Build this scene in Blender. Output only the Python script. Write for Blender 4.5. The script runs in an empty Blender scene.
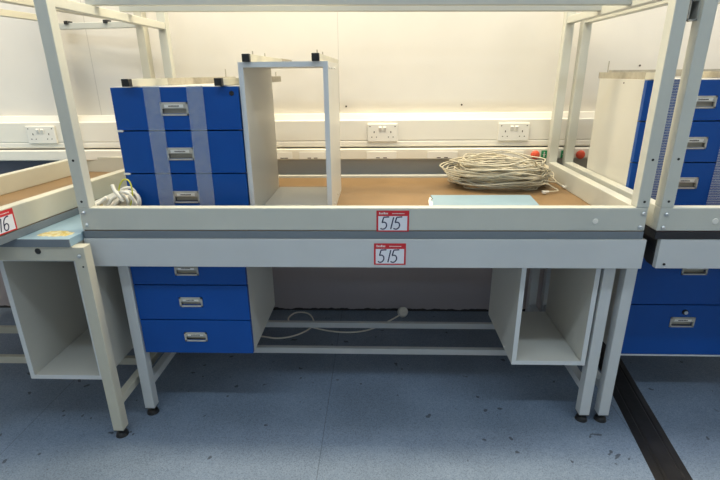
import bpy, bmesh, math, random
from mathutils import Vector, Matrix
R = math.radians
S = bpy.context.scene
COL = S.collection
random.seed(7)

# ---------------------------------------------------------------- materials
def mat(name, col, rough=.5, metal=0., bump=0., bscale=200, var=0., vscale=6, spec=.5, alpha=1., emit=None, coat=0.):
    m = bpy.data.materials.new(name); m.use_nodes = True
    nt = m.node_tree; b = nt.nodes['Principled BSDF']
    b.inputs['Base Color'].default_value = (*col, 1)
    b.inputs['Roughness'].default_value = rough
    b.inputs['Metallic'].default_value = metal
    b.inputs['Specular IOR Level'].default_value = spec
    b.inputs['Alpha'].default_value = alpha
    b.inputs['Coat Weight'].default_value = coat
    tc = nt.nodes.new('ShaderNodeTexCoord')
    if var:
        n = nt.nodes.new('ShaderNodeTexNoise'); n.inputs['Scale'].default_value = vscale
        n.inputs['Detail'].default_value = 5
        nt.links.new(tc.outputs['Object'], n.inputs['Vector'])
        r = nt.nodes.new('ShaderNodeMapRange')
        r.inputs[1].default_value = .3; r.inputs[2].default_value = .7
        r.inputs[3].default_value = 1 - var; r.inputs[4].default_value = 1 + var * .4
        nt.links.new(n.outputs['Fac'], r.inputs[0])
        mx = nt.nodes.new('ShaderNodeVectorMath'); mx.operation = 'SCALE'
        mx.inputs[0].default_value = col
        nt.links.new(r.outputs[0], mx.inputs['Scale'])
        nt.links.new(mx.outputs[0], b.inputs['Base Color'])
    if bump:
        n = nt.nodes.new('ShaderNodeTexNoise'); n.inputs['Scale'].default_value = bscale
        nt.links.new(tc.outputs['Object'], n.inputs['Vector'])
        bp = nt.nodes.new('ShaderNodeBump'); bp.inputs['Strength'].default_value = bump
        bp.inputs['Distance'].default_value = .002
        nt.links.new(n.outputs['Fac'], bp.inputs['Height'])
        nt.links.new(bp.outputs[0], b.inputs['Normal'])
    return m

M = dict(
    paint=mat('light grey paint', (.58, .60, .61), .42, var=.04, bump=.05),
    cream=mat('cream paint', (.55, .53, .44), .42, var=.05, bump=.05),
    offw=mat('off white paint', (.56, .565, .51), .4, var=.04, bump=.05),
    lam=mat('white laminate', (.63, .615, .56), .38, var=.04, vscale=3),
    lamedge=mat('laminate edge band', (.66, .68, .69), .45),
    greyedge=mat('grey worktop edge', (.17, .20, .23), .5),
    blackedge=mat('black worktop edge', (.02, .02, .024), .4),
    board=mat('brown hardboard', (.25, .155, .072), .45, var=.13, vscale=9, bump=.08),
    darkboard=mat('dark maroon board', (.10, .055, .05), .45, var=.1),
    bluetop=mat('pale blue laminate', (.27, .40, .50), .35, var=.05, vscale=12),
    blue=mat('blue drawer front', (.002, .070, .33), .38, var=.05, bump=.04, bscale=400, coat=0, spec=.3),
    dark=mat('dark gap', (.012, .012, .014), .7),
    black=mat('black plastic', (.012, .012, .013), .4),
    steel=mat('brushed steel', (.50, .48, .43), .4, metal=.15, var=.08, vscale=30),
    steeldark=mat('recess steel', (.40, .37, .30), .5, metal=.1),
    zinc=mat('zinc screw', (.6, .62, .63), .3, metal=.9),
    card=mat('white card', (.85, .84, .8), .7),
    ink=mat('ink', (.03, .035, .09), .7),
    red=mat('red sticker print', (.62, .02, .03), .5),
    paper=mat('sticker paper', (.80, .80, .86), .5),
    print=mat('white print', (.85, .75, .72), .6),
    plastic=mat('white plastic', (.78, .76, .70), .4),
    pin=mat('socket hole', (.05, .04, .035), .7),
    trunk=mat('trunking plastic', (.80, .77, .69), .42),
    cable=mat('grey white cable', (.58, .53, .41), .5, var=.1, vscale=40),
    wcable=mat('white flex', (.78, .75, .68), .45),
    earth=mat('green yellow earth wire', (.55, .55, .06), .5),
    green=mat('green print', (.02, .30, .12), .6),
    redbtn=mat('red button plastic', (.75, .10, .05), .35),
    wood=mat('raw batten', (.42, .385, .31), .7, var=.14, vscale=60),
    brass=mat('brass', (.5, .36, .12), .35, metal=.8),
    tape=mat('clear tape', (.55, .62, .74), .35, alpha=.42),
    slate=mat('dark slate strip', (.10, .12, .17), .6),
    ceil=mat('ceiling paint', (.8, .8, .78), .9),
    rubber=mat('black rubber', (.018, .017, .018), .42, var=.5, vscale=14, bump=.3, bscale=90),
)

def tape_mat():
    m = M['tape']; nt = m.node_tree; b = nt.nodes['Principled BSDF']
    tc = nt.nodes.new('ShaderNodeTexCoord'); w = nt.nodes.new('ShaderNodeTexNoise')
    mp = nt.nodes.new('ShaderNodeMapping'); mp.inputs['Scale'].default_value = (90, 90, 90)
    nt.links.new(tc.outputs['Object'], mp.inputs[0]); nt.links.new(mp.outputs[0], w.inputs['Vector'])
    w.inputs['Scale'].default_value = 1.
    r = nt.nodes.new('ShaderNodeMapRange'); r.inputs[1].default_value = .3; r.inputs[2].default_value = .7
    r.inputs[3].default_value = .17; r.inputs[4].default_value = .29
    nt.links.new(w.outputs['Fac'], r.inputs[0]); nt.links.new(r.outputs[0], b.inputs['Alpha'])
tape_mat()

def ribbed_tape():
    m = mat('ribbed clear tape', (.42, .47, .60), .3)
    nt = m.node_tree; b = nt.nodes['Principled BSDF']
    tc = nt.nodes.new('ShaderNodeTexCoord'); w = nt.nodes.new('ShaderNodeTexWave')
    w.wave_type = 'BANDS'; w.bands_direction = 'Z'; w.inputs['Scale'].default_value = 34; w.inputs['Distortion'].default_value = .6
    nt.links.new(tc.outputs['Object'], w.inputs['Vector'])
    r = nt.nodes.new('ShaderNodeMapRange'); r.inputs[3].default_value = .15; r.inputs[4].default_value = .55
    nt.links.new(w.outputs['Fac'], r.inputs[0]); nt.links.new(r.outputs[0], b.inputs['Alpha'])
    return m
M['ribtape'] = ribbed_tape()

def mathn(nt, op, a, b=None, c=None):
    n = nt.nodes.new('ShaderNodeMath'); n.operation = op
    for i, v in enumerate((a, b, c)):
        if v is None: continue
        if isinstance(v, (int, float)): n.inputs[i].default_value = v
        else: nt.links.new(v, n.inputs[i])
    return n.outputs[0]

def floor_mat():
    m = bpy.data.materials.new('blue speckled vinyl'); m.use_nodes = True
    nt = m.node_tree; b = nt.nodes['Principled BSDF']; L = nt.links
    tc = nt.nodes.new('ShaderNodeTexCoord'); sp = nt.nodes.new('ShaderNodeSeparateXYZ')
    L.new(tc.outputs['Object'], sp.inputs[0])
    n1 = nt.nodes.new('ShaderNodeTexNoise'); n1.inputs['Scale'].default_value = 260; n1.inputs['Detail'].default_value = 3
    L.new(tc.outputs['Object'], n1.inputs['Vector'])
    cr = nt.nodes.new('ShaderNodeValToRGB'); e = cr.color_ramp.elements
    e[0].position = .3; e[0].color = (.118, .158, .218, 1)
    e[1].position = .68; e[1].color = (.235, .29, .375, 1)
    mid = cr.color_ramp.elements.new(.48); mid.color = (.172, .226, .308, 1)
    L.new(n1.outputs['Fac'], cr.inputs[0])
    n2 = nt.nodes.new('ShaderNodeTexNoise'); n2.inputs['Scale'].default_value = 3.5; n2.inputs['Detail'].default_value = 4
    L.new(tc.outputs['Object'], n2.inputs['Vector'])
    r2 = nt.nodes.new('ShaderNodeMapRange'); r2.inputs[1].default_value = .35; r2.inputs[2].default_value = .65
    r2.inputs[3].default_value = .88; r2.inputs[4].default_value = 1.08
    L.new(n2.outputs['Fac'], r2.inputs[0])
    # small scuffs
    n3 = nt.nodes.new('ShaderNodeTexNoise'); n3.inputs['Scale'].default_value = 26; n3.inputs['Detail'].default_value = 1
    L.new(tc.outputs['Object'], n3.inputs['Vector'])
    sc = nt.nodes.new('ShaderNodeMapRange'); sc.inputs[1].default_value = .735; sc.inputs[2].default_value = .76
    sc.inputs[3].default_value = 1; sc.inputs[4].default_value = .35
    L.new(n3.outputs['Fac'], sc.inputs[0])
    # welded seams every 1.14 m, and one across
    x = sp.outputs[0]; y = sp.outputs[1]
    fx = mathn(nt, 'ABSOLUTE', mathn(nt, 'SUBTRACT', mathn(nt, 'FRACT', mathn(nt, 'DIVIDE', mathn(nt, 'ADD', x, .2 + 1.14 * 10.5), 1.14)), .5))
    seam = mathn(nt, 'LESS_THAN', fx, .0016)
    k = mathn(nt, 'SUBTRACT', 1, mathn(nt, 'MULTIPLY', seam, .35))
    f = mathn(nt, 'MULTIPLY', mathn(nt, 'MULTIPLY', k, r2.outputs[0]), sc.outputs[0])
    v = nt.nodes.new('ShaderNodeVectorMath'); v.operation = 'SCALE'
    L.new(cr.outputs[0], v.inputs[0]); L.new(f, v.inputs['Scale'])
    L.new(v.outputs[0], b.inputs['Base Color'])
    b.inputs['Roughness'].default_value = .42
    b.inputs['Specular IOR Level'].default_value = .4
    return m

def wall_mat():
    m = bpy.data.materials.new('painted wall panels'); m.use_nodes = True
    nt = m.node_tree; b = nt.nodes['Principled BSDF']; L = nt.links
    tc = nt.nodes.new('ShaderNodeTexCoord'); sp = nt.nodes.new('ShaderNodeSeparateXYZ')
    L.new(tc.outputs['Object'], sp.inputs[0])
    x = sp.outputs[0]; z = sp.outputs[2]
    d1 = mathn(nt, 'LESS_THAN', mathn(nt, 'ABSOLUTE', mathn(nt, 'SUBTRACT', x, -1.379)), .0018)
    d2 = mathn(nt, 'LESS_THAN', mathn(nt, 'ABSOLUTE', mathn(nt, 'SUBTRACT', x, -.187)), .0015)
    up = mathn(nt, 'GREATER_THAN', z, 1.0)
    s = mathn(nt, 'MULTIPLY', mathn(nt, 'MAXIMUM', d1, d2), up)
    n = nt.nodes.new('ShaderNodeTexNoise'); n.inputs['Scale'].default_value = 2.5; n.inputs['Detail'].default_value = 4
    L.new(tc.outputs['Object'], n.inputs['Vector'])
    r = nt.nodes.new('ShaderNodeMapRange'); r.inputs[1].default_value = .3; r.inputs[2].default_value = .7
    r.inputs[3].default_value = .96; r.inputs[4].default_value = 1.03
    L.new(n.outputs['Fac'], r.inputs[0])
    f = mathn(nt, 'MULTIPLY', r.outputs[0], mathn(nt, 'SUBTRACT', 1, mathn(nt, 'MULTIPLY', s, .22)))
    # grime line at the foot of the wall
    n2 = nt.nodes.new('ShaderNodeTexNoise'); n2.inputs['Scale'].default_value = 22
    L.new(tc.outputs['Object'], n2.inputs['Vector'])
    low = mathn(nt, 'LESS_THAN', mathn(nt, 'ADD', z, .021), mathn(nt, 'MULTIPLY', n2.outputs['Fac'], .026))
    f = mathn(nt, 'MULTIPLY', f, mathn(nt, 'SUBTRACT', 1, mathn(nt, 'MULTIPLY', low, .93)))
    v = nt.nodes.new('ShaderNodeVectorMath'); v.operation = 'SCALE'; mx = nt.nodes.new('ShaderNodeMix'); mx.data_type = 'RGBA'   # darker mauve-grey below worktop height
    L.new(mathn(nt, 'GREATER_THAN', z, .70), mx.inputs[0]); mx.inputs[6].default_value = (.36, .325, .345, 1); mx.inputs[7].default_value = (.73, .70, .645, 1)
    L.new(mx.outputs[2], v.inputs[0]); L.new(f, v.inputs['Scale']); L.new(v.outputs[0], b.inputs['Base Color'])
    b.inputs['Roughness'].default_value = .55
    return m

def stained_top():
    m = bpy.data.materials.new('pale blue laminate with glue stain'); m.use_nodes = True
    nt = m.node_tree; b = nt.nodes['Principled BSDF']; L = nt.links
    g = nt.nodes.new('ShaderNodeNewGeometry'); sp = nt.nodes.new('ShaderNodeSeparateXYZ'); L.new(g.outputs['Position'], sp.inputs[0])
    n = nt.nodes.new('ShaderNodeTexNoise'); n.inputs['Scale'].default_value = 38; n.inputs['Detail'].default_value = 4
    L.new(g.outputs['Position'], n.inputs['Vector'])
    dx = mathn(nt, 'DIVIDE', mathn(nt, 'ADD', sp.outputs[0], 1.045), .056)
    dy = mathn(nt, 'DIVIDE', mathn(nt, 'SUBTRACT', sp.outputs[1], 1.425), .030)
    d = mathn(nt, 'ADD', mathn(nt, 'MULTIPLY', dx, dx), mathn(nt, 'MULTIPLY', dy, dy))
    d = mathn(nt, 'ADD', d, mathn(nt, 'MULTIPLY', mathn(nt, 'SUBTRACT', n.outputs['Fac'], .5), 3.2))
    msk = mathn(nt, 'LESS_THAN', d, 1.0)
    n2 = nt.nodes.new('ShaderNodeTexNoise'); n2.inputs['Scale'].default_value = 90
    L.new(g.outputs['Position'], n2.inputs['Vector'])
    cr = nt.nodes.new('ShaderNodeValToRGB'); e = cr.color_ramp.elements
    e[0].position = .4; e[0].color = (.62, .45, .09, 1); e[1].position = .6; e[1].color = (.72, .66, .42, 1)
    L.new(n2.outputs['Fac'], cr.inputs[0])
    mx = nt.nodes.new('ShaderNodeMix'); mx.data_type = 'RGBA'
    L.new(msk, mx.inputs[0]); mx.inputs[6].default_value = (.27, .40, .50, 1); L.new(cr.outputs[0], mx.inputs[7])
    L.new(mx.outputs[2], b.inputs['Base Color']); b.inputs['Roughness'].default_value = .35
    return m
M['floor'] = floor_mat(); M['wall'] = wall_mat(); M['stain'] = stained_top()

# ---------------------------------------------------------------- mesh building
ROOT = {}
class MB:
    """collects shapes in the coordinates of the whole thing"""
    def __init__(s): s.bm = bmesh.new(); s.mi = 0
    def faces_since(s, n):
        s.bm.faces.ensure_lookup_table()
        for f in s.bm.faces[n:]: f.material_index = s.mi
    def box(s, x0, x1, y0, y1, z0, z1):
        n = len(s.bm.faces)
        mt = Matrix.Translation(((x0+x1)/2, (y0+y1)/2, (z0+z1)/2)) @ Matrix.Diagonal((abs(x1-x0), abs(y1-y0), abs(z1-z0), 1))
        bmesh.ops.create_cube(s.bm, size=1, matrix=mt); s.faces_since(n); return s
    def cyl(s, p, q, r, r2=None, seg=16):
        n = len(s.bm.faces)
        p = Vector(p); q = Vector(q); d = q - p
        mt = Matrix.Translation((p+q)/2) @ d.to_track_quat('Z', 'Y').to_matrix().to_4x4()
        bmesh.ops.create_cone(s.bm, cap_ends=True, segments=seg, radius1=r, radius2=r if r2 is None else r2, depth=d.length, matrix=mt)
        s.faces_since(n); return s
    def ball(s, c, r, sc=(1, 1, 1), seg=16):
        n = len(s.bm.faces)
        bmesh.ops.create_uvsphere(s.bm, u_segments=seg, v_segments=seg//2, radius=r, matrix=Matrix.Translation(c) @ Matrix.Diagonal((*sc, 1)))
        s.faces_since(n); return s
    def prism(s, poly, axis, a, b):
        """poly: 2D points; extruded along axis ('x': poly is (y,z); 'y': (x,z); 'z': (x,y))"""
        n = len(s.bm.faces)
        def P(u, v, w):
            return {'x': (w, u, v), 'y': (u, w, v), 'z': (u, v, w)}[axis]
        A = [s.bm.verts.new(P(u, v, a)) for u, v in poly]; B = [s.bm.verts.new(P(u, v, b)) for u, v in poly]
        k = len(poly)
        s.bm.faces.new(A); s.bm.faces.new(B[::-1])
        for i in range(k): s.bm.faces.new((A[i], B[i], B[(i+1) % k], A[(i+1) % k]))
        bmesh.ops.recalc_face_normals(s.bm, faces=s.bm.faces[:])
        s.faces_since(n); return s
    def ribbon(s, pts, w, up):
        """flat stroke, pts 3D, lying in plane normal to up"""
        n = len(s.bm.faces); up = Vector(up); vs = []
        pts = [Vector(p) for p in pts]
        for i, p in enumerate(pts):
            d = (pts[min(i+1, len(pts)-1)] - pts[max(i-1, 0)]).normalized(); sd = d.cross(up).normalized() * w/2
            vs.append((s.bm.verts.new(p+sd), s.bm.verts.new(p-sd)))
        for i in range(len(vs)-1): s.bm.faces.new((vs[i][0], vs[i+1][0], vs[i+1][1], vs[i][1]))
        s.faces_since(n); return s
    def tube(s, pts, r, seg=8, closed=False):
        n = len(s.bm.faces); pts = [Vector(p) for p in pts]; rings = []; N = len(pts)
        ref = Vector((0, 0, 1)); prev = None
        for i, p in enumerate(pts):
            a = pts[(i-1) % N] if (closed or i) else p; b = pts[(i+1) % N] if (closed or i < N-1) else p
            d = (b - a).normalized()
            if prev is None:
                u = d.cross(ref); u = u.normalized() if u.length > .05 else d.cross(Vector((1, 0, 0))).normalized()
            else:
                u = (prev - d * prev.dot(d)).normalized()
            prev = u; w = d.cross(u)
            rings.append([s.bm.verts.new(p + r*(math.cos(t)*u + math.sin(t)*w)) for t in [2*math.pi*k/seg for k in range(seg)]])
        for i in range(N if closed else N-1):
            A = rings[i]; B = rings[(i+1) % N]
            for k in range(seg): s.bm.faces.new((A[k], A[(k+1) % seg], B[(k+1) % seg], B[k]))
        if not closed:
            s.bm.faces.new(rings[0][::-1]); s.bm.faces.new(rings[-1])
        s.faces_since(n); return s
    def build(s, name, mats, parent=None, bevel=0., smooth=False):
        me = bpy.data.meshes.new(name)
        off = Vector((0, 0, 0)); o = parent; root = None
        while o is not None: root = o; o = o.parent
        if root is not None and root.name in ROOT: off = ROOT[root.name]
        if off.length: bmesh.ops.translate(s.bm, verts=s.bm.verts[:], vec=-off)
        if smooth:
            for f in s.bm.faces: f.smooth = True
        s.bm.to_mesh(me); s.bm.free()
        ob = bpy.data.objects.new(name, me); COL.objects.link(ob)
        for k in (mats if isinstance(mats, (list, tuple)) else [mats]): me.materials.append(M[k])
        if parent is not None: ob.parent = parent
        if bevel:
            bv = ob.modifiers.new('bevel', 'BEVEL'); bv.width = bevel; bv.segments = 2; bv.limit_method = 'ANGLE'; bv.angle_limit = R(40)
            bv.harden_normals = False
        return ob

def B(*a): return MB().box(*a)

def tag(o, label, cat, group=None):
    o['label'] = label; o['category'] = cat
    if group: o['group'] = group
    return o

def thing(name, label, cat, origin, place=None, rz=0., group=None):
    """origin: where the thing's base is in the coordinates its parts are built in"""
    o = bpy.data.objects.new(name, None); COL.objects.link(o); o.empty_display_size = .1
    ROOT[o.name] = Vector(origin)
    o.location = place if place is not None else origin
    o.rotation_euler = (0, 0, rz)
    return tag(o, label, cat, group)

def struct(o): o['kind'] = 'structure'; return o

# ---------------------------------------------------------------- the room
YW = 2.382; FZ = -.021
struct(B(-3.2, 3.2, -4.5, 2.6, -.08, FZ).build('floor', 'floor'))
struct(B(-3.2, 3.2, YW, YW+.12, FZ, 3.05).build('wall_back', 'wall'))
struct(B(-3.32, -3.2, -4.5, YW+.12, FZ, 3.05).build('wall_left', 'ceil'))
struct(B(3.2, 3.32, -4.5, YW+.12, FZ, 3.05).build('wall_right', 'ceil'))
struct(B(-3.2, 3.2, -4.62, -4.5, FZ, 3.05).build('wall_front', 'ceil'))
struct(B(-3.32, 3.32, -4.62, YW+.12, 3.05, 3.15).build('ceiling', 'ceil'))

wallb = bpy.data.objects['wall_back']
for (px, pz) in ((-.155, 1.093), (.404, 1.096), (1.31, 1.31), (1.215, 1.265), (.93, 1.235)):
    b = MB().cyl((px, YW+.001, pz), (px, YW-.002, pz), .0045, seg=10).build('screw', 'pin', wallb)
# dado trunking (upper, deep) and bench trunking below it
t1 = MB().prism([(YW, .905), (YW-.052, .905), (YW-.056, .912), (YW-.056, .930), (YW-.053, .932), (YW-.053, .935), (YW-.056, .937), (YW-.056, 1.030), (YW-.045, 1.034), (YW-.032, 1.060), (YW, 1.061)], 'x', -3.19, 3.19)
t1 = struct(t1.build('trim_1', 'trunk', bevel=.0015)); t1['label'] = 'cream dado trunking carrying the wall sockets'
t2 = MB().prism([(YW, .846), (YW-.070, .846), (YW-.074, .850), (YW-.074, .894), (YW-.070, .898), (YW, .898)], 'x', -3.19, 3.19)
t2 = struct(t2.build('trim_2', 'trunk', bevel=.001)); t2['label'] = 'slim cream trunking just below the dado trunking'
j = struct(B(-.552, -.532, YW-.0605, YW-.056, .93, 1.03).build('trim_3', 'trunk', bevel=.001)); j['label'] = 'joint cover on the dado trunking'

def socket(x, label):
    z = .973; y = YW-.056
    t = thing('wall_socket', label, 'socket', (x, y, z-.043), group=None)
    B(x-.073, x+.073, y-.011, y, z-.043, z+.043).build('faceplate', 'plastic', t, bevel=.004)
    for s in (-1, 1):
        b = MB(); cx = x+s*.040
        b.box(cx-.0022, cx+.0022, y-.0116, y-.010, z-.001, z+.008)     # earth
        b.box(cx-.014, cx-.0085, y-.0116, y-.010, z-.022, z-.018)
        b.box(cx+.0085, cx+.014, y-.0116, y-.010, z-.022, z-.018)
        b.build('pin_holes', 'pin', t)
        MB().prism([(y-.011, z+.030), (y-.018, z+.026), (y-.013, z+.006), (y-.011, z+.006)], 'x', x+s*.011-.007, x+s*.011+.007).build('rocker_switch', 'plastic', t, bevel=.001)
        MB().cyl((x+s*.060, y-.0116, z+.006*0+(.03 if s > 0 else .03)), (x+s*.060, y-.009, z+.03), .0028).build('screw', 'pin', t)
    return t
socket(-1.665, 'white double wall socket on the trunking behind the left bench')
socket(.022, 'white double wall socket directly behind the middle of the bench')
socket(.647, 'white double wall socket above the coil of pale cable')

def data_plate(x0, x1, label):
    y = YW-.074
    t = thing('outlet_plate', label, 'outlet', ((x0+x1)/2, y, .850))
    B(x0, x1, y-.004, y, .850, .885).build('faceplate', 'card', t, bevel=.001)
    for k in (.38, .62):
        x = x0+(x1-x0)*k
        B(x-.009, x+.009, y-.0046, y-.003, .853, .857).build('port', 'pin', t)
data_plate(-.50, -.42, 'small white outlet plate on the slim trunking, seen through the left of the open cabinet')
data_plate(-.385, -.255, 'white outlet plate on the slim trunking, seen through the right of the open cabinet')
data_plate(-.055, .090, 'white outlet plate on the slim trunking under the middle socket')
data_plate(.240, .385, 'white outlet plate on the slim trunking left of the cable coil')
data_plate(.56, .70, 'white outlet plate on the slim trunking behind the cable coil')

def button(x, label):
    y = YW-.074
    t = thing('stop_button', label, 'button', (x, y, .868))
    MB().cyl((x, y, .868), (x, y-.012, .868), .013).build('collar', 'plastic', t)
    b = MB(); b.cyl((x, y-.011, .868), (x, y-.018, .868), .020, .021, 24); b.ball((x, y-.018, .868), .021, (1, .5, 1), 20)
    b.build('push_cap', 'redbtn', t, smooth=True)
button(.752, 'round red push button on the slim trunking left of the green label')
button(.965, 'round red push button on the slim trunking right of the rear posts')
def glabel(x0, x1, label):
    y = YW-.077
    t = thing('safety_label', label, 'label', ((x0+x1)/2, y, .850))
    B(x0, x1, y, YW-.0735, .850, .886).build('backing', 'green', t)
    w = x1-x0; b = MB()
    for (a, c) in ((.12, .42), (.58, .9)):
        m = (a+c)/2
        b.box(x0+w*(m-.07), x0+w*(m+.07), y-.0006, y+.0002, .8555, .872)
        b.cyl((x0+w*m, y-.0006, .877), (x0+w*m, y+.0002, .877), .0034)
        b.box(x0+w*a, x0+w*c, y-.0006, y+.0002, .866, .8685)
    b.build('pictogram', 'card', t)
glabel(.785, .835, 'small green and white safety label between the left red button and the posts')
glabel(.878, .925, 'small green and white safety label showing between the two rear posts')

# ---------------------------------------------------------------- stickers
def stroke(b, pts, P, w, up):
    b.ribbon([P(*q) for q in pts], w, up)
def arc(cx, cz, rx, rz, a0, a1, n=10): return [(cx+rx*math.cos(R(a0+(a1-a0)*i/n)), cz+rz*math.sin(R(a0+(a1-a0)*i/n))) for i in range(n+1)]
DIG = {
    '5': [[(.16, .95), (.10, .56)] + arc(.24, .30, .30, .28, 120, -135, 14), [(.14, .97), (.66, 1.0)]],
    '1': [[(.40, .98), (.30, .02)]],
    '6': [arc(.55, .55, .42, .45, 75, 190, 8) + arc(.36, .25, .22, .25, 190, 520, 14)],
}
def sticker(parent, P, U, W, H, text, up, slant=0.):
    """P(u,v,d): u,v metres from the lower-left corner, d metres off the surface"""
    n = Vector(up)
    def quad(b, u0, u1, v0, v1, d):
        vs = [b.bm.verts.new(P(u, v, d)) for u, v in ((u0, v0), (u1, v0), (u1, v1), (u0, v1))]
        k = len(b.bm.faces); b.bm.faces.new(vs); b.faces_since(k)
    b = MB()
    quad(b, 0, W, 0, H, .0008)
    b.mi = 1; quad(b, W*.055, W*.945, H*.06, H*.745, .0012)
    b.mi = 2
    random.seed(3)
    u = W*.08
    for k in range(6):
        w = W*random.uniform(.025, .05); quad(b, u, u+w, H*.83, H*(.90 + .03*(k in (0, 3))), .0012); u += w+W*.012
    u = W*.48
    for k in range(9):
        w = W*random.uniform(.02, .04); quad(b, u, u+w, H*.845, H*.885, .0012); u += w+W*.012
    o = b.build('lot_sticker', ['red', 'paper', 'print'], parent)
    o['label'] = 'red bordered white lot sticker with handwritten number ' + text
    g = MB(); cw = W*.36; u0 = W*.10; x = u0
    for ch, uo in zip(text, (.11, .335, .51)):
        x = W*uo
        for st in DIG[ch]:
            pts = [(x+cw*(a*.95+c*.16), H*(.11+.60*c)) for a, c in st]
            g.ribbon([P(a, c, .0016) for a, c in pts], .0042, n)
    g.build('handwritten_number', 'ink', o)
    return o

# ---------------------------------------------------------------- steel and furniture helpers
def screw(parent, p, r=.0065, m='zinc', name='screw', ax=(0, -1, 0)):
    p = Vector(p); a = Vector(ax)
    b = MB().cyl(p, p+a*.0015, r*1.15, seg=16).cyl(p+a*.001, p+a*.004, r, r*.55, 16)
    return b.build(name, m, parent)
def hole(parent, p, r=.004, ax=(0, -1, 0)):
    p = Vector(p); return MB().cyl(p-Vector(ax)*.001, p+Vector(ax)*.0004, r, seg=12).build('bolt_hole', 'black', parent)

def leg(root, x0, y0, z0, z1, m, w=.038, foot='down'):
    """square tube with a black levelling foot; foot at z0 ('down') or at z1 ('up')"""
    o = B(x0, x0+w, y0, y0+w, z0, z1).build('leg', m, root, bevel=.002)
    cx = x0+w/2; cy = y0+w/2
    b = MB()
    if foot == 'down':
        b.cyl((cx, cy, z0-.018), (cx, cy, z0), .007); b.cyl((cx, cy, z0-.032), (cx, cy, z0-.020), .023, .019, 20); b.cyl((cx, cy, z0-.020), (cx, cy, z0-.014), .019, .009, 20)
        b.box(x0+.001, x0+w-.001, y0+.001, y0+w-.001, z0-.003, z0+.001)
    else:
        b.cyl((cx, cy, z1), (cx, cy, z1+.018), .007); b.cyl((cx, cy, z1+.014), (cx, cy, z1+.032), .019, .023, 20)
    b.build('levelling_foot', 'black', o)
    return o

def inverted_bench(name, label, x0, x1, y0, y1, z0, edge, board, paint, place, rz=0., posttop=1.60, rear_h=.012, bars=(1.436, 1.464), strz=((1.467, 1.472), (1.442, 1.449)), stry=(1.70, 1.92), group=None, long_y=False):
    """bench lying upside down: worktop below, apron rails around it and legs pointing up"""
    r = thing(name, label, 'workbench', ((x0+x1)/2, (y0+y1)/2, z0), place, rz, group)
    T = .028; zb = z0+T; zt = zb+.076; w = .038
    B(x0, x1, y0, y1, z0, zb-.003).build('worktop', edge, r, bevel=.0015)
    B(x0+.004, x1-.004, y0+.004, y1-.002, zb-.003, zb+.0005).build('underside_board', board, r)
    B(x0, x1, y0, y0+w*.8, zb, zt).build('apron_rail', paint, r, bevel=.003)
    B(x0, x0+w, y0+w*.8, y1-w, zb, zt-.0005).build('apron_rail', paint, r, bevel=.003)
    B(x1-w, x1, y0+w*.8, y1-w, zb, zt-.0005).build('apron_rail', paint, r, bevel=.003)
    B(x0+w, x1-w, y1-.025, y1, zb, zb+rear_h).build('apron_rail', paint, r, bevel=.002)
    for (a, c) in ((x0, y0), (x1-w, y0), (x0, y1-w), (x1-w, y1-w)):
        leg(r, a, c-.0008 if c == y0 else c, zb+(.076 if c == y0 else 0), posttop, paint, w, 'up')
    b0, b1 = bars
    for a in (x0, x1-w):
        dz = (.026 if a == x0 else .008) if long_y else 0
        B(a+.004, a+w-.004, y0+w, y1-w, b0+dz, b1+dz).build('side_bar', paint, r, bevel=.002)
    if long_y:
        for c in (y0+.005, y1-w+.005): B(x0+w, x1-w, c, c+.026, b0-.004, b0+.022).build('stretcher', 'offw', r, bevel=.002)
    else:
        for c, za, zc_ in zip(stry, strz[0], strz[1]): MB().prism([(x0+.004, za), (x1-.004, zc_), (x1-.004, zc_+.030), (x0+.004, za+.030)], 'y', c, c+.028).build('stretcher', 'offw', r, bevel=.002)
    return r, zb, zt

# ================================================================ bench 515, right way up
ZL = .737
wb = thing('workbench', 'grey workbench standing on the floor in the middle, carrying the upturned bench, lot 515', 'workbench', (-.06, 1.85, FZ))
B(-.972, .853, 1.449, 2.26, .712, ZL-.001).build('worktop', 'lamedge', wb, bevel=.001)
B(-.976, .854, 1.443, 1.463, .637, ZL-.001).build('front_panel', 'paint', wb, bevel=.0015)
for (x, s) in ((-.912, 1), (.766, 1), (.838, 1)):
    leg(wb, x, 1.497, FZ+.032, .711, 'paint'); leg(wb, x, 2.18, FZ+.032, .711, 'paint')
    B(x+.004, x+.034, 1.535, 2.18, .100, .130).build('side_bar', 'paint', wb, bevel=.002)
    B(x+.004, x+.034, 1.535, 2.18, .670, .709).build('top_bar', 'paint', wb, bevel=.002)
for y in (1.765, 1.985):
    B(-.875, .865, y, y+.022, .095, .122).build('stretcher', 'paint', wb, bevel=.002)
sticker(wb, lambda u, v, d: (-.012+u, 1.4425-d, .648+v), None, .104, .075, '515', (0, 1, 0))
hole(wb, (.0, 1.449, .640), .002)

# ================================================================ bench 515, upside down on top
ib, zb, zt = inverted_bench('upturned_workbench', 'off-white workbench lying upside down in the middle with its legs up, lot 515', -.974, .842, 1.447, 2.285, ZL, 'greyedge', 'board', 'offw', None)
for p in ((-.958, .824), (-.956, .783), (.830, .821), (.827, .777)): screw(ib, (p[0], 1.4465, p[1]))
for p in ((-.956, .995), (-.957, .862), (.825, .990), (.825, .860)): hole(ib, (p[0], 1.446, p[1]))
MB().cyl((.685, 1.447, .797), (.685, 1.445, .797), .009, .008).build('cover_cap', 'plastic', ib)
MB().cyl((-.802, 1.447, .800), (-.802, 1.4464, .800), .006).build('cover_cap', 'offw', ib)
sticker(ib, lambda u, v, d: (-.004+u, 1.4465-d, .762+v), None, .104, .070, '515', (0, 1, 0))

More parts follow.
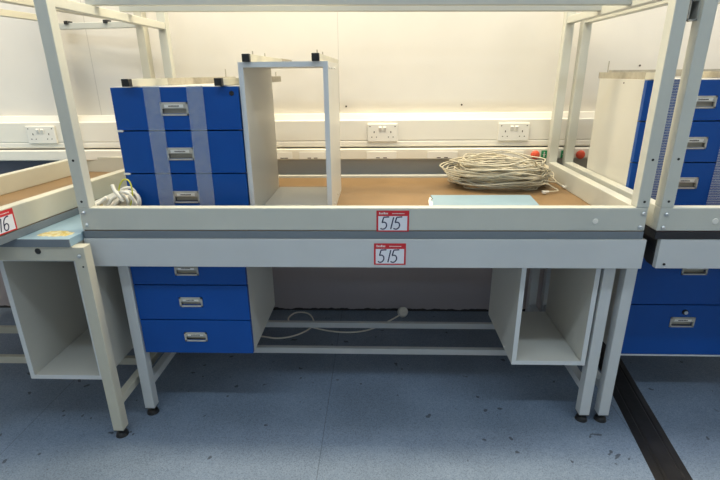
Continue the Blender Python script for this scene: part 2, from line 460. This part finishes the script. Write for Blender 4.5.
# ================================================================ left bench (pale blue top) and the upturned bench 516
lb = thing('workbench', 'cream workbench at the left with a pale blue top and a yellow glue stain', 'workbench', (-1.65, 1.78, FZ))
MB().prism([(-2.30, 1.372), (-.974, 1.372), (-.974, 1.440), (-.978, 1.442), (-.978, 2.20), (-2.30, 2.20)], 'z', .7335, .760).build('worktop', 'stain', lb, bevel=.001)
B(-2.30, -.974, 1.3695, 1.3725, .7335, .759).build('edge_strip', 'greyedge', lb)
B(-2.30, -.970, 1.374, 1.404, .685, .733).build('apron_rail', 'cream', lb, bevel=.0015)
B(-1.010, -.980, 1.41, 2.16, .685, .733).build('apron_rail', 'cream', lb, bevel=.0015)
for x in (-.972, -2.28):
    leg(lb, x, 1.372, FZ+.032, .732, 'cream'); leg(lb, x, 2.13, FZ+.032, .700, 'cream')
    B(x+.004, x+.034, 1.410, 2.13, .102, .132).build('side_bar', 'cream', lb, bevel=.002)
for y in (1.66, 1.90):
    B(-2.27, -.955, y, y+.022, .098, .130).build('stretcher', 'cream', lb, bevel=.002)
screw(lb, (-1.086, 1.3735, .718), .0085, 'black'); screw(lb, (-.953, 1.3715, .702), .006)
hole(lb, (-.948, 1.3715, .665), .003)

W2, L2 = .48, 1.20
# built lengthwise along y; origin at its rear right corner
lx1, ly1 = 0., 0.
rz = R(-6.5)
mid = Vector((lx1-W2/2, ly1-L2/2, 0)); rot = Matrix.Rotation(rz, 3, 'Z')
plc = Vector((-1.038, 2.292, .7605)) + rot @ mid
lib = inverted_bench('upturned_workbench', 'cream upturned narrow bench skewed on the pale blue worktop, lot 516', lx1-W2, lx1, ly1-L2, ly1, .7605, 'greyedge', 'board', 'cream', (plc.x, plc.y, .7605), rz, posttop=1.62, rear_h=.076, bars=(1.452, 1.478), long_y=True)[0]
for y in (-.10, -.62):
    for x in (-.04, -W2+.01): pass
for x in (-.385, -.19): B(x, x+.018, -.040, -.006, 1.468, 1.482).build('bar_bracket', 'black', lib)
sx = lx1+.0005
o16 = sticker(lib, lambda u, v, d: (sx+d, -1.02+u, .790+v), None, .104, .070, '516', (1, 0, 0))

ob = thing('wall_strip', 'dark slate strip against the wall behind the left bench', 'board', (-1.9, YW-.02, .5))
B(-2.4, -1.35, YW-.021, YW-.003, .50, .842).build('panel', 'slate', ob, bevel=.001)  # dark slate-coloured sheet covering the wall below the slim trunking

# ================================================================ right bench and the upturned bench on it
rb = thing('workbench', 'grey workbench at the right edge with a black worktop end', 'workbench', (1.7, 1.85, FZ))
B(.905, 2.45, 1.466, 2.24, .715, ZL-.001).build('worktop', 'blackedge', rb)
B(.900, 2.45, 1.447, 1.466, .637, ZL-.001).build('front_panel', 'paint', rb, bevel=.0015)
MB().prism([(1.4665, .640), (1.4665, .7355), (1.60, .7355), (1.60, .71), (1.56, .69), (1.535, .655), (1.50, .640)], 'x', .899, .907).build('end_panel', 'blackedge', rb)
for x in (1.45, 2.38):
    leg(rb, x, 1.497, FZ+.032, .711, 'paint'); leg(rb, x, 2.18, FZ+.032, .711, 'paint')
    B(x+.004, x+.034, 1.535, 2.18, .100, .130).build('side_bar', 'paint', rb)
screw(rb, (.925, 1.4465, .652), .0035, 'black')
ri, _, _ = inverted_bench('upturned_workbench', 'off-white workbench lying upside down at the right edge on a black worktop', .879, 2.45, 1.447, 2.285, ZL, 'blackedge', 'darkboard', 'offw', None)
for p in ((.900, .819), (.898, .776)): screw(ri, (p[0], 1.4465, p[1]))
for p in ((.900, .992), (.898, .861)): hole(ri, (p[0], 1.446, p[1]))
MB().cyl((1.053, 1.447, .797), (1.053, 1.445, .797), .010, .009).build('cover_cap', 'plastic', ri)
# open tube end beside the front post
hb = MB()
hx0, hx1, hz0, hz1 = .853, .879, 1.372, 1.425
for a in ((hx0, hx1, hz0, hz0+.003), (hx0, hx1, hz1-.003, hz1), (hx0, hx0+.003, hz0, hz1), (hx1-.003, hx1, hz0, hz1)):
    hb.box(a[0], a[1], 1.462, 1.53, a[2], a[3])
hb.build('tube_bracket', 'steel', ri)
B(hx0+.003, hx1-.003, 1.525, 1.529, hz0+.003, hz1-.003).build('tube_plug', 'dark', ri)

# ================================================================ drawer pedestals and open cabinets
def drawer_front(parent, x0, x1, y0, z0, z1, hx, hz, hw=.092, hh=.042, writing=True, lock=None):
    d = .018
    gx0, gx1, gz0, gz1 = hx-hw/2+.006, hx+hw/2-.006, hz-hh/2+.006, hz+hh/2-.006
    b = MB()
    b.box(x0, gx0, y0, y0+d, z0, z1); b.box(gx1, x1, y0, y0+d, z0, z1)
    b.box(gx0, gx1, y0, y0+d, z0, gz0); b.box(gx0, gx1, y0, y0+d, gz1, z1)
    o = b.build('drawer', 'blue', parent)
    h = MB()
    e = .0055; f = y0-.003
    for q in ((hx-hw/2, hx+hw/2, hz-hh/2, hz-hh/2+e), (hx-hw/2, hx+hw/2, hz+hh/2-e, hz+hh/2), (hx-hw/2, hx-hw/2+e*1.1, hz-hh/2, hz+hh/2), (hx+hw/2-e*1.1, hx+hw/2, hz-hh/2, hz+hh/2)):
        h.box(q[0], q[1], f, y0+.004, q[2], q[3])
    h.prism([(f-.0012, hz+hh/2-e), (f+.001, hz+hh/2-e), (f+.004, hz+.001), (f+.0015, hz+.001)], 'x', hx-hw/2+e, hx+hw/2-e)
    h.mi = 1
    h.box(gx0, gx1, y0+.009, y0+.0105, gz0, gz1); h.box(gx0, gx1, y0+.002, y0+.017, gz0-.001, gz0)
    h.box(gx0-.001, gx0, y0+.002, y0+.017, gz0, gz1); h.box(gx1, gx1+.001, y0+.002, y0+.017, gz0, gz1)
    h.build('handle', ['steel', 'steeldark'], o)
    c = MB()
    c.prism([(f-.0022, hz+hh/2-e-.0015), (f-.0012, hz+hh/2-e-.0015), (f+.0012, hz+.004), (f+.0002, hz+.004)], 'x', hx-hw*.34, hx+hw*.34)
    c.mi = 1; rnd = random.Random(round(hz*1000)); u = hx-hw*.19
    while u < hx+hw*.17:
        w = rnd.uniform(.0015, .0035); c.box(u, u+w, f-.0022, f-.0008, hz+.0075, hz+.0105+rnd.uniform(0, .001)); u += w+.0014
    c.build('label_card', ['card', 'pin'], o)
    if lock:
        MB().cyl((lock[0], y0+.002, lock[1]), (lock[0], y0-.004, lock[1]), .0115, .0105, 20).build('lock', 'black', o)
        MB().cyl((lock[0]+.002, y0-.0035, lock[1]-.001), (lock[0]+.002, y0-.006, lock[1]-.001), .0075, .0068, 20).build('lock_barrel', 'zinc', o)
    return o

def carcass(root, x0, x1, y0, y1, z0, z1, t=.016, back=True, m='lam'):
    B(x0, x0+t, y0, y1, z0, z1).build('side_panel', m, root, bevel=.001)
    B(x1-t, x1, y0, y1, z0, z1).build('side_panel', m, root, bevel=.001)
    B(x0+t+.0015, x1-t-.0015, y0+.001, y1, z0, z0+t).build('bottom_panel', m, root, bevel=.001)
    B(x0+t, x1-t, y0+.001, y1, z1-t, z1).build('top_panel', m, root, bevel=.001)
    if back: B(x0+t, x1-t, y1-.008, y1-.002, z0+t, z1-t).build('back_panel', m, root)

def rail(root, xc, y0, y1, z0, woody=None, pins=(), h=.023, w=.023, skew=0):
    o = B(xc-w/2, xc+w/2, y0+.004, y1, z0, z0+h).build('mounting_rail', 'cream', root, bevel=.001)
    B(xc-w/2-.0006, xc+w/2+.0006, y0, y0+.018, z0-.0002, z0+h+.0006).build('end_cap', 'black', o, bevel=.0015)
    if woody: B(xc-w/2-.001, xc+w/2+.001, woody, y1+.01, z0-.0004, z0+h+.001).build('rail_sleeve', 'wood', o)
    for py, ph in pins: MB().cyl((xc, py, z0+h), (xc, py, z0+h+ph), .0022, seg=8).build('bolt', 'steeldark', o)
    if skew:
        for q in [o]+list(o.children):
            for v in q.data.vertices:
                wy = v.co.y + root.location.y - y0
                v.co.x += wy*skew
    return o

def pedestal(label, x0, x1, y0, y1, z0, z1, seams, handles, hx, lock=None, hsize=(.092, .042)):
    r = thing('drawer_pedestal', label, 'drawers', ((x0+x1)/2, (y0+y1)/2, z0))
    carcass(r, x0+.001, x1-.001, y0+.019, y1, z0, z1)
    B(x0+.018, x1-.018, y0+.012, y0+.018, z0+.004, z1-.004).build('drawer_gap_liner', 'dark', r) if False else None
    zs = [z0] + list(seams) + [z1]
    g = .0022
    for i in range(len(zs)-1):
        drawer_front(r, x0+.001, x1-.001, y0, zs[i]+g, zs[i+1]-g, hx, handles[i], hsize[0], hsize[1], lock=lock if i == 0 else None)
    return r

# upturned pedestal standing on the upturned bench
UZ = zb+.001
up = pedestal('blue three-drawer pedestal standing on the upturned bench, two strips of clear tape down its front', -.866, -.4475, 1.57, 2.02, UZ, 1.2105, (.928, 1.0715), (.846, .995, 1.141), -.663)
MB().cyl((-.470, 1.5699, 1.188), (-.470, 1.569, 1.188), .0085, seg=6).build('lock_hole', 'black', up)
for z in (.928, 1.0715):
    B(-.868, -.846, 1.566, 1.5745, z-.003, z+.003).build('spacer', 'plastic', up)
rail(up, -.800, 1.545, 2.30, 1.2115, woody=1.76, pins=((2.24, .035),), skew=.16)
rail(up, -.503, 1.545, 2.30, 1.2115, woody=2.06, pins=((2.27, .02),), skew=.05)
for xa in (-.729, -.588):
    b = MB()
    b.prism([(xa-.027, 1.2125), (xa+.027, 1.2125), (xa+.023, UZ+.001), (xa-.031+.0, UZ+.001)], 'y', 1.5660, 1.5666)
    b.box(xa-.027, xa+.027, 1.5662, 1.78, 1.2117, 1.2123)
    b.build('tape_strip', 'tape', up)

lp = pedestal('blue three-drawer pedestal hanging under the middle bench at the left, above the floor', -.872, -.462, 1.505, 1.90, .260, .690, (.401, .541), (.331, .474, .597), -.671, hsize=(.084, .037))
for xc in (-.80, -.52): rail(lp, xc, 1.55, 2.17, .6895, h=.019)

rp = pedestal('blue drawer pedestal with ribbed clear tape standing on the right upturned bench', .922, 1.352, 1.74, 2.11, UZ, 1.213, (.928, 1.074), (.853, .998, 1.138), 1.122)
rail(rp, .955, 1.72, 2.16, 1.2135, woody=1.80, pins=((2.12, .045),))
rail(rp, 1.30, 1.72, 2.16, 1.2135, woody=1.80)
B(.975, 1.80, 2.13, 2.155, 1.219, 1.246).build('batten', 'wood', rp)
for xa in (1.02, 1.25):
    b = MB(); b.box(xa-.035, xa+.035, 1.7360, 1.7366, UZ+.001, 1.2145); b.box(xa-.035, xa+.035, 1.7362, 1.95, 1.2137, 1.2143)
    b.build('tape_strip', 'ribtape', rp)
MB().cyl((.9215, 1.90, 1.20), (.9225, 1.90, 1.20), .003).build('screw', 'pin', rp)

rl = pedestal('wide blue two-drawer pedestal with a lock hanging under the right bench', .945, 1.398, 1.65, 2.10, .183, .690, (.403,), (.329, .548), 1.171, lock=(1.173, .372))
for xc in (1.0, 1.34): rail(rl, xc, 1.70, 2.17, .6895, h=.019)
B(.944, 1.399, 1.652, 2.10, .176, .1825).build('base_edge', 'lamedge', rl)

def open_cabinet(label, x0, x1, y0, y1, z0, z1, m='lam'):
    r = thing('open_cabinet', label, 'cabinet', ((x0+x1)/2, (y0+y1)/2, z0))
    carcass(r, x0, x1, y0, y1, z0, z1, .016, False, m)
    for (a, c) in ((x0, x0+.016), (x1-.016, x1)):
        B(a, c, y0-.001, y0+.0005, z0, z1).build('edge_band', 'lamedge', r)
    for (a, c) in ((z0, z0+.016), (z1-.016, z1)):
        B(x0+.016, x1-.016, y0-.0009, y0+.0012, a, c).build('edge_band', 'lamedge', r)
    return r
oc = open_cabinet('white open-fronted cabinet standing on the upturned bench beside the taped blue drawers', -.4445, -.158, 1.58, 2.00, UZ, 1.2815)
rail(oc, -.414, 1.565, 2.33, 1.282, woody=2.10, pins=((1.66, .012), (1.84, .012)), h=.023)
rail(oc, -.195, 1.565, 2.33, 1.282, pins=((1.62, .012), (1.78, .012)), h=.023)
for (y, z) in ((1.62, 1.262), (1.70, 1.262), (1.80, 1.262), (1.66, .80), (1.80, .80)):
    screw(oc, (-.158, y, z), .004, 'plastic', 'screw_cap', (1, 0, 0))
oR = open_cabinet('white open cabinet hanging under the middle bench at the right, see-through at the back', .492, .757, 1.503, 1.885, .229, .690)
for xc in (.53, .72): rail(oR, xc, 1.56, 2.17, .6895, h=.019)
for (y, z) in ((1.60, .244), (1.80, .244)):
    screw(oR, (.490, y, z), .004, 'plastic', 'screw_cap', (-1, 0, 0))
oL = open_cabinet('white open cabinet hanging under the pale blue topped bench at the left', -1.262, -.988, 1.412, 1.86, .206, .684)
for xc in (-1.22, -1.04): rail(oL, xc, 1.45, 2.12, .6845, h=.04)

# ================================================================ loose things
bs = thing('laminate_panel', 'pale blue laminate sheet lying on the brown board behind the front rail', 'board', (.41, 1.72, zb))
MB().prism([(.195, 1.56), (.592, 1.56), (.618, 1.893), (.216, 1.893), (.219, 1.83), (.205, 1.80), (.212, 1.77), (.200, 1.73)], 'z', zb+.001, zb+.006).build('sheet', 'bluetop', bs)
MB().prism([(.192, 1.70), (.203, 1.70), (.212, 1.77), (.204, 1.80), (.214, 1.83), (.208, 1.85), (.197, 1.79)], 'z', zb+.0065, zb+.009).build('torn_edge', 'card', bs)

def smooth_path(pts, n=8, closed=False):
    out = []; P = [Vector(p) for p in pts]; N = len(P)
    for i in range(N if closed else N-1):
        p0 = P[(i-1) % N] if (closed or i) else P[0]; p1 = P[i]; p2 = P[(i+1) % N]; p3 = P[(i+2) % N] if (closed or i < N-2) else P[-1]
        for k in range(n):
            t = k/n
            out.append(.5*((2*p1)+(-p0+p2)*t+(2*p0-5*p1+4*p2-p3)*t*t+(-p0+3*p1-3*p2+p3)*t**3))
    if not closed: out.append(P[-1])
    return out

# big coil of data cable
rnd = random.Random(11)
cc = thing('cable_coil', 'large tangled coil of pale grey network cable on the brown board', 'cable', (.54, 2.08, zb))
path = []; loops = 52
cz0 = zb+.006
for k in range(loops):
    a = rnd.uniform(.15, .218); b_ = rnd.uniform(.07, .155)
    h = rnd.random()
    lift = .118*h*(1 - .25*abs(a-.185)/.045*.5)
    tx = rnd.uniform(-.02, .03); ty = rnd.uniform(-.02, .02)
    tilt = rnd.uniform(-.45, .35); t2 = rnd.uniform(-.28, .28); ph = rnd.uniform(-1.1, 1.1)
    for i in range(9):
        th = 2*math.pi*(i/9.) + (k*.0)
        x = a*math.cos(th); y = b_*math.sin(th)
        xr = x*math.cos(ph*.3)-y*math.sin(ph*.3); yr = x*math.sin(ph*.3)+y*math.cos(ph*.3)
        # dome shaped heap
        e = 1-min(1, (xr/.25)**2)
        z = cz0 + lift*(.25+.75*math.sqrt(max(0, e))) + tilt*yr*.25 + t2*xr*.25 + rnd.uniform(-.012, .014)
        if xr < -.15: z += .012*(h)
        path.append((( .532)+tx+xr*1.0, 2.085+ty+yr, max(cz0-.003, z)))
cp = smooth_path(path, 6)
MB().tube(cp, .0030, 6).build('coiled_cable', 'cable', cc, smooth=True)
def loose(pts, nm='loose_end'):
    q = smooth_path(pts, 8); o = MB().tube(q, .0026, 6).build(nm, 'cable', cc, smooth=True)
    d = (q[-1]-q[-2]).normalized(); e = q[-1]
    b = MB().cyl(e-d*.004, e+d*.012, .0045, .0058, 8)
    b.box(e.x+d.x*.02-.006, e.x+d.x*.02+.006, e.y+d.y*.02-.009, e.y+d.y*.02+.009, e.z-.004, e.z+.005)
    b.build('plug', 'plastic', o)
loose([(.60, 2.05, .82), (.70, 1.99, .80), (.735, 1.97, .785), (.748, 1.945, .776), (.700, 1.925, .776)])
loose([(.74, 2.15, .84), (.775, 2.10, .82), (.765, 2.05, .80), (.795, 2.0, .776)][:3] + [(.795, 2.02, .778)])
for s in range(5):     # the wide outer loops that stand clear of the heap at its left
    r0 = random.Random(s+40); a = .235+.006*s; c = Vector((.548-.004*s, 2.07, zb+.02+.012*s)); pts = []
    for i in range(12):
        th = 2*math.pi*i/12
        pts.append((c.x + a*math.cos(th)*(1 if math.cos(th) < 0 else .82), c.y+(.09+.008*s)*math.sin(th), c.z+.03*(math.sin(th)*.6+.1)*(1 if s % 2 else .6)+(.022 if math.cos(th) < -.3 else 0)+r0.uniform(0, .004)))
    MB().tube(smooth_path(pts, 6, True), .0027, 6, True).build('cable_loop', 'cable', cc, smooth=True)

# white mains flex bundle in the front left corner
fb = thing('flex_bundle', 'folded white mains flex with a green and yellow wire, beside the blue drawers', 'cable', (-.88, 1.52, zb))
b = MB(); rf = random.Random(5)
for k in range(9):
    dx = rf.uniform(-.012, .012); dz = rf.uniform(-.012, .018); y = 1.500+.006*k; s = rf.uniform(.85, 1.12)
    pts = []
    for (u, v) in ((-.050, -.040), (-.030, .000), (.000, .028), (.032, .034), (.046, .012), (.030, -.020), (.000, -.045), (-.028, -.058)):
        pts.append((-.868+dx+u*s, y+rf.uniform(-.006, .006), .835+dz+v*s))
    b.tube(smooth_path(pts, 6, True), .0052, 8, True)
b.build('folded_flex', 'wcable', fb, smooth=True)
MB().tube(smooth_path([(-.877, 1.500, .905), (-.868, 1.494, .885), (-.855, 1.492, .868), (-.848, 1.495, .850)], 8), .006, 8).build('flex_end', 'wcable', fb, smooth=True)
MB().tube(smooth_path([(-.962, 1.50, .828), (-.945, 1.498, .836), (-.925, 1.50, .846), (-.905, 1.502, .862)], 8), .007, 8).build('flex_end', 'wcable', fb, smooth=True)
MB().tube(smooth_path([(-.858, 1.50, .885), (-.851, 1.50, .905), (-.836, 1.502, .922), (-.820, 1.502, .918), (-.813, 1.50, .895), (-.816, 1.498, .860), (-.832, 1.50, .825), (-.84, 1.50, .80)], 8), .0026, 8).build('earth_wire', 'earth', fb, smooth=True)
MB().cyl((-.962, 1.50, .828), (-.940, 1.500, .834), .009, .007).cyl((-.940, 1.500, .834), (-.925, 1.5, .838), .005).build('terminal', 'brass', fb, smooth=False)

# flex on the floor under the bench
pc = thing('power_cable', 'white power cable with a round plug lying on the floor under the middle bench', 'cable', (-.2, 2.2, FZ))
zc = FZ+.0045
pts = [(-.66, 2.10, zc), (-.58, 2.085, zc), (-.50, 2.07, zc), (-.42, 2.10, zc), (-.355, 2.17, zc), (-.345, 2.25, zc), (-.385, 2.325, zc+.004), (-.455, 2.335, zc+.004), (-.487, 2.27, zc), (-.44, 2.205, zc), (-.37, 2.180, zc+.008), (-.26, 2.150, zc), (-.15, 2.135, zc), (-.05, 2.16, zc), (.04, 2.235, zc), (.095, 2.275, zc+.01), (.125, 2.30, zc+.016)]
MB().tube(smooth_path(pts, 8), .0042, 8).build('flex', 'wcable', pc, smooth=True)
b = MB(); d = Vector((.2, -.75, .6)).normalized(); c = Vector((.14, 2.315, FZ+.030))
b.cyl(c-d*.012, c+d*.012, .029, .025, 24); b.cyl(c+d*.012, c+d*.016, .025, .020, 24)
for q in ((0, .011), (-.009, -.006), (.009, -.006)):
    p = c + d*.016 + Vector((q[0], 0, q[1])); b.box(p.x-.0025, p.x+.0025, p.y-.012, p.y+.002, p.z-.003, p.z+.003)
b.build('plug', 'plastic', pc)

# rubber cable cover on the floor
x = [(.985, 1.749), (1.071, 1.703), (1.015, 1.211), (.894, 1.208)]
fc = thing('floor_cable_cover', 'black ribbed rubber cable cover strip running along the floor at the right', 'cable cover', (.98, 1.4, FZ))
def seg(u, y):          # the strip runs almost straight away from the camera, drifting right
    xc = .968 + (y-1.21)*.145; return xc + u
prof = [(-.061, .0006), (-.036, .008), (-.030, .006), (-.024, .009), (.024, .009), (.030, .006), (.036, .008), (.061, .0006)]
b = MB(); ys = [.3, 2.36]
va = [[b.bm.verts.new((seg(u, y), y, FZ+z)) for u, z in prof] for y in ys]
vb = [[b.bm.verts.new((seg(u, y), y, FZ+0.0002)) for u, z in (prof[0], prof[-1])] for y in ys]
for i in range(len(prof)-1): b.bm.faces.new((va[0][i], va[0][i+1], va[1][i+1], va[1][i]))
b.bm.faces.new((vb[0][0], vb[1][0], vb[1][1], vb[0][1]))
b.bm.faces.new(va[0][::-1]+[vb[0][0], vb[0][1]]); b.bm.faces.new(va[1]+[vb[1][1], vb[1][0]])
bmesh.ops.recalc_face_normals(b.bm, faces=b.bm.faces[:])
b.build('ribbed_strip', 'rubber', fc)

GROUPS = {'wall_socket': 'double sockets on the dado trunking', 'outlet_plate': 'outlet plates on the slim trunking',
          'stop_button': 'red push buttons on the slim trunking', 'safety_label': 'green safety labels on the slim trunking',
          'drawer_pedestal': 'blue drawer pedestals', 'open_cabinet': 'white open cabinets',
          'workbench': 'workbenches standing on the floor', 'upturned_workbench': 'benches stacked upside down'}
for o in list(COL.objects):
    k = o.name.split('.')[0]
    if o.parent is None and k in GROUPS: o['group'] = GROUPS[k]

# ---------------------------------------------------------------- lights (ceiling luminaires)
def area(name, loc, sx, sy, power, col, rot=(0, 0, 0)):
    l = bpy.data.lights.new(name, 'AREA'); l.shape = 'RECTANGLE'; l.size = sx; l.size_y = sy; l.energy = power; l.color = col
    o = bpy.data.objects.new(name, l); COL.objects.link(o); o.location = loc; o.rotation_euler = rot; return o
WARM = (1, .855, .58); COOL = (.68, .85, 1.0); NEU = (1, .96, .9)
area('ceiling_lamp_bench', (.0, 1.80, 3.0), 2.0, .3, 45, WARM)
area('ceiling_lamp_left', (-2.4, 1.5, 3.0), 1.2, .25, 16, NEU)
area('ceiling_lamp_right', (2.4, 1.5, 3.0), 1.2, .25, 16, NEU)
area('ceiling_lamp_aisle', (0, .2, 3.0), 4.6, .16, 21, COOL)
area('ceiling_lamp_far', (0, -3.2, 3.0), 5.0, .3, 21, COOL)
w = bpy.data.worlds.new('world'); S.world = w; w.use_nodes = True
w.node_tree.nodes['Background'].inputs[0].default_value = (.8, .88, 1, 1); w.node_tree.nodes['Background'].inputs[1].default_value = .1

# ---------------------------------------------------------------- camera
f, pitch, yaw, roll, H = 471.8, R(19.45), R(2.273), R(-.628), 1.244
F = Vector((-math.sin(yaw)*math.cos(pitch), math.cos(yaw)*math.cos(pitch), -math.sin(pitch)))
Rt = Vector((math.cos(yaw), math.sin(yaw), 0)); U = Rt.cross(F)
R2 = math.cos(roll)*Rt+math.sin(roll)*U; U2 = -math.sin(roll)*Rt+math.cos(roll)*U
cam = bpy.data.cameras.new('camera'); co = bpy.data.objects.new('camera', cam); COL.objects.link(co)
cam.sensor_width = 36; cam.lens = f/720*36; cam.clip_start = .02
mw = Matrix((R2, U2, -F)).transposed().to_4x4(); mw.translation = Vector((0, 0, H)); co.matrix_world = mw
S.camera = co
S.view_settings.view_transform = 'Standard'; S.view_settings.look = 'None'; S.view_settings.gamma = 1; S.view_settings.use_curve_mapping = False
S.view_settings.exposure = .78
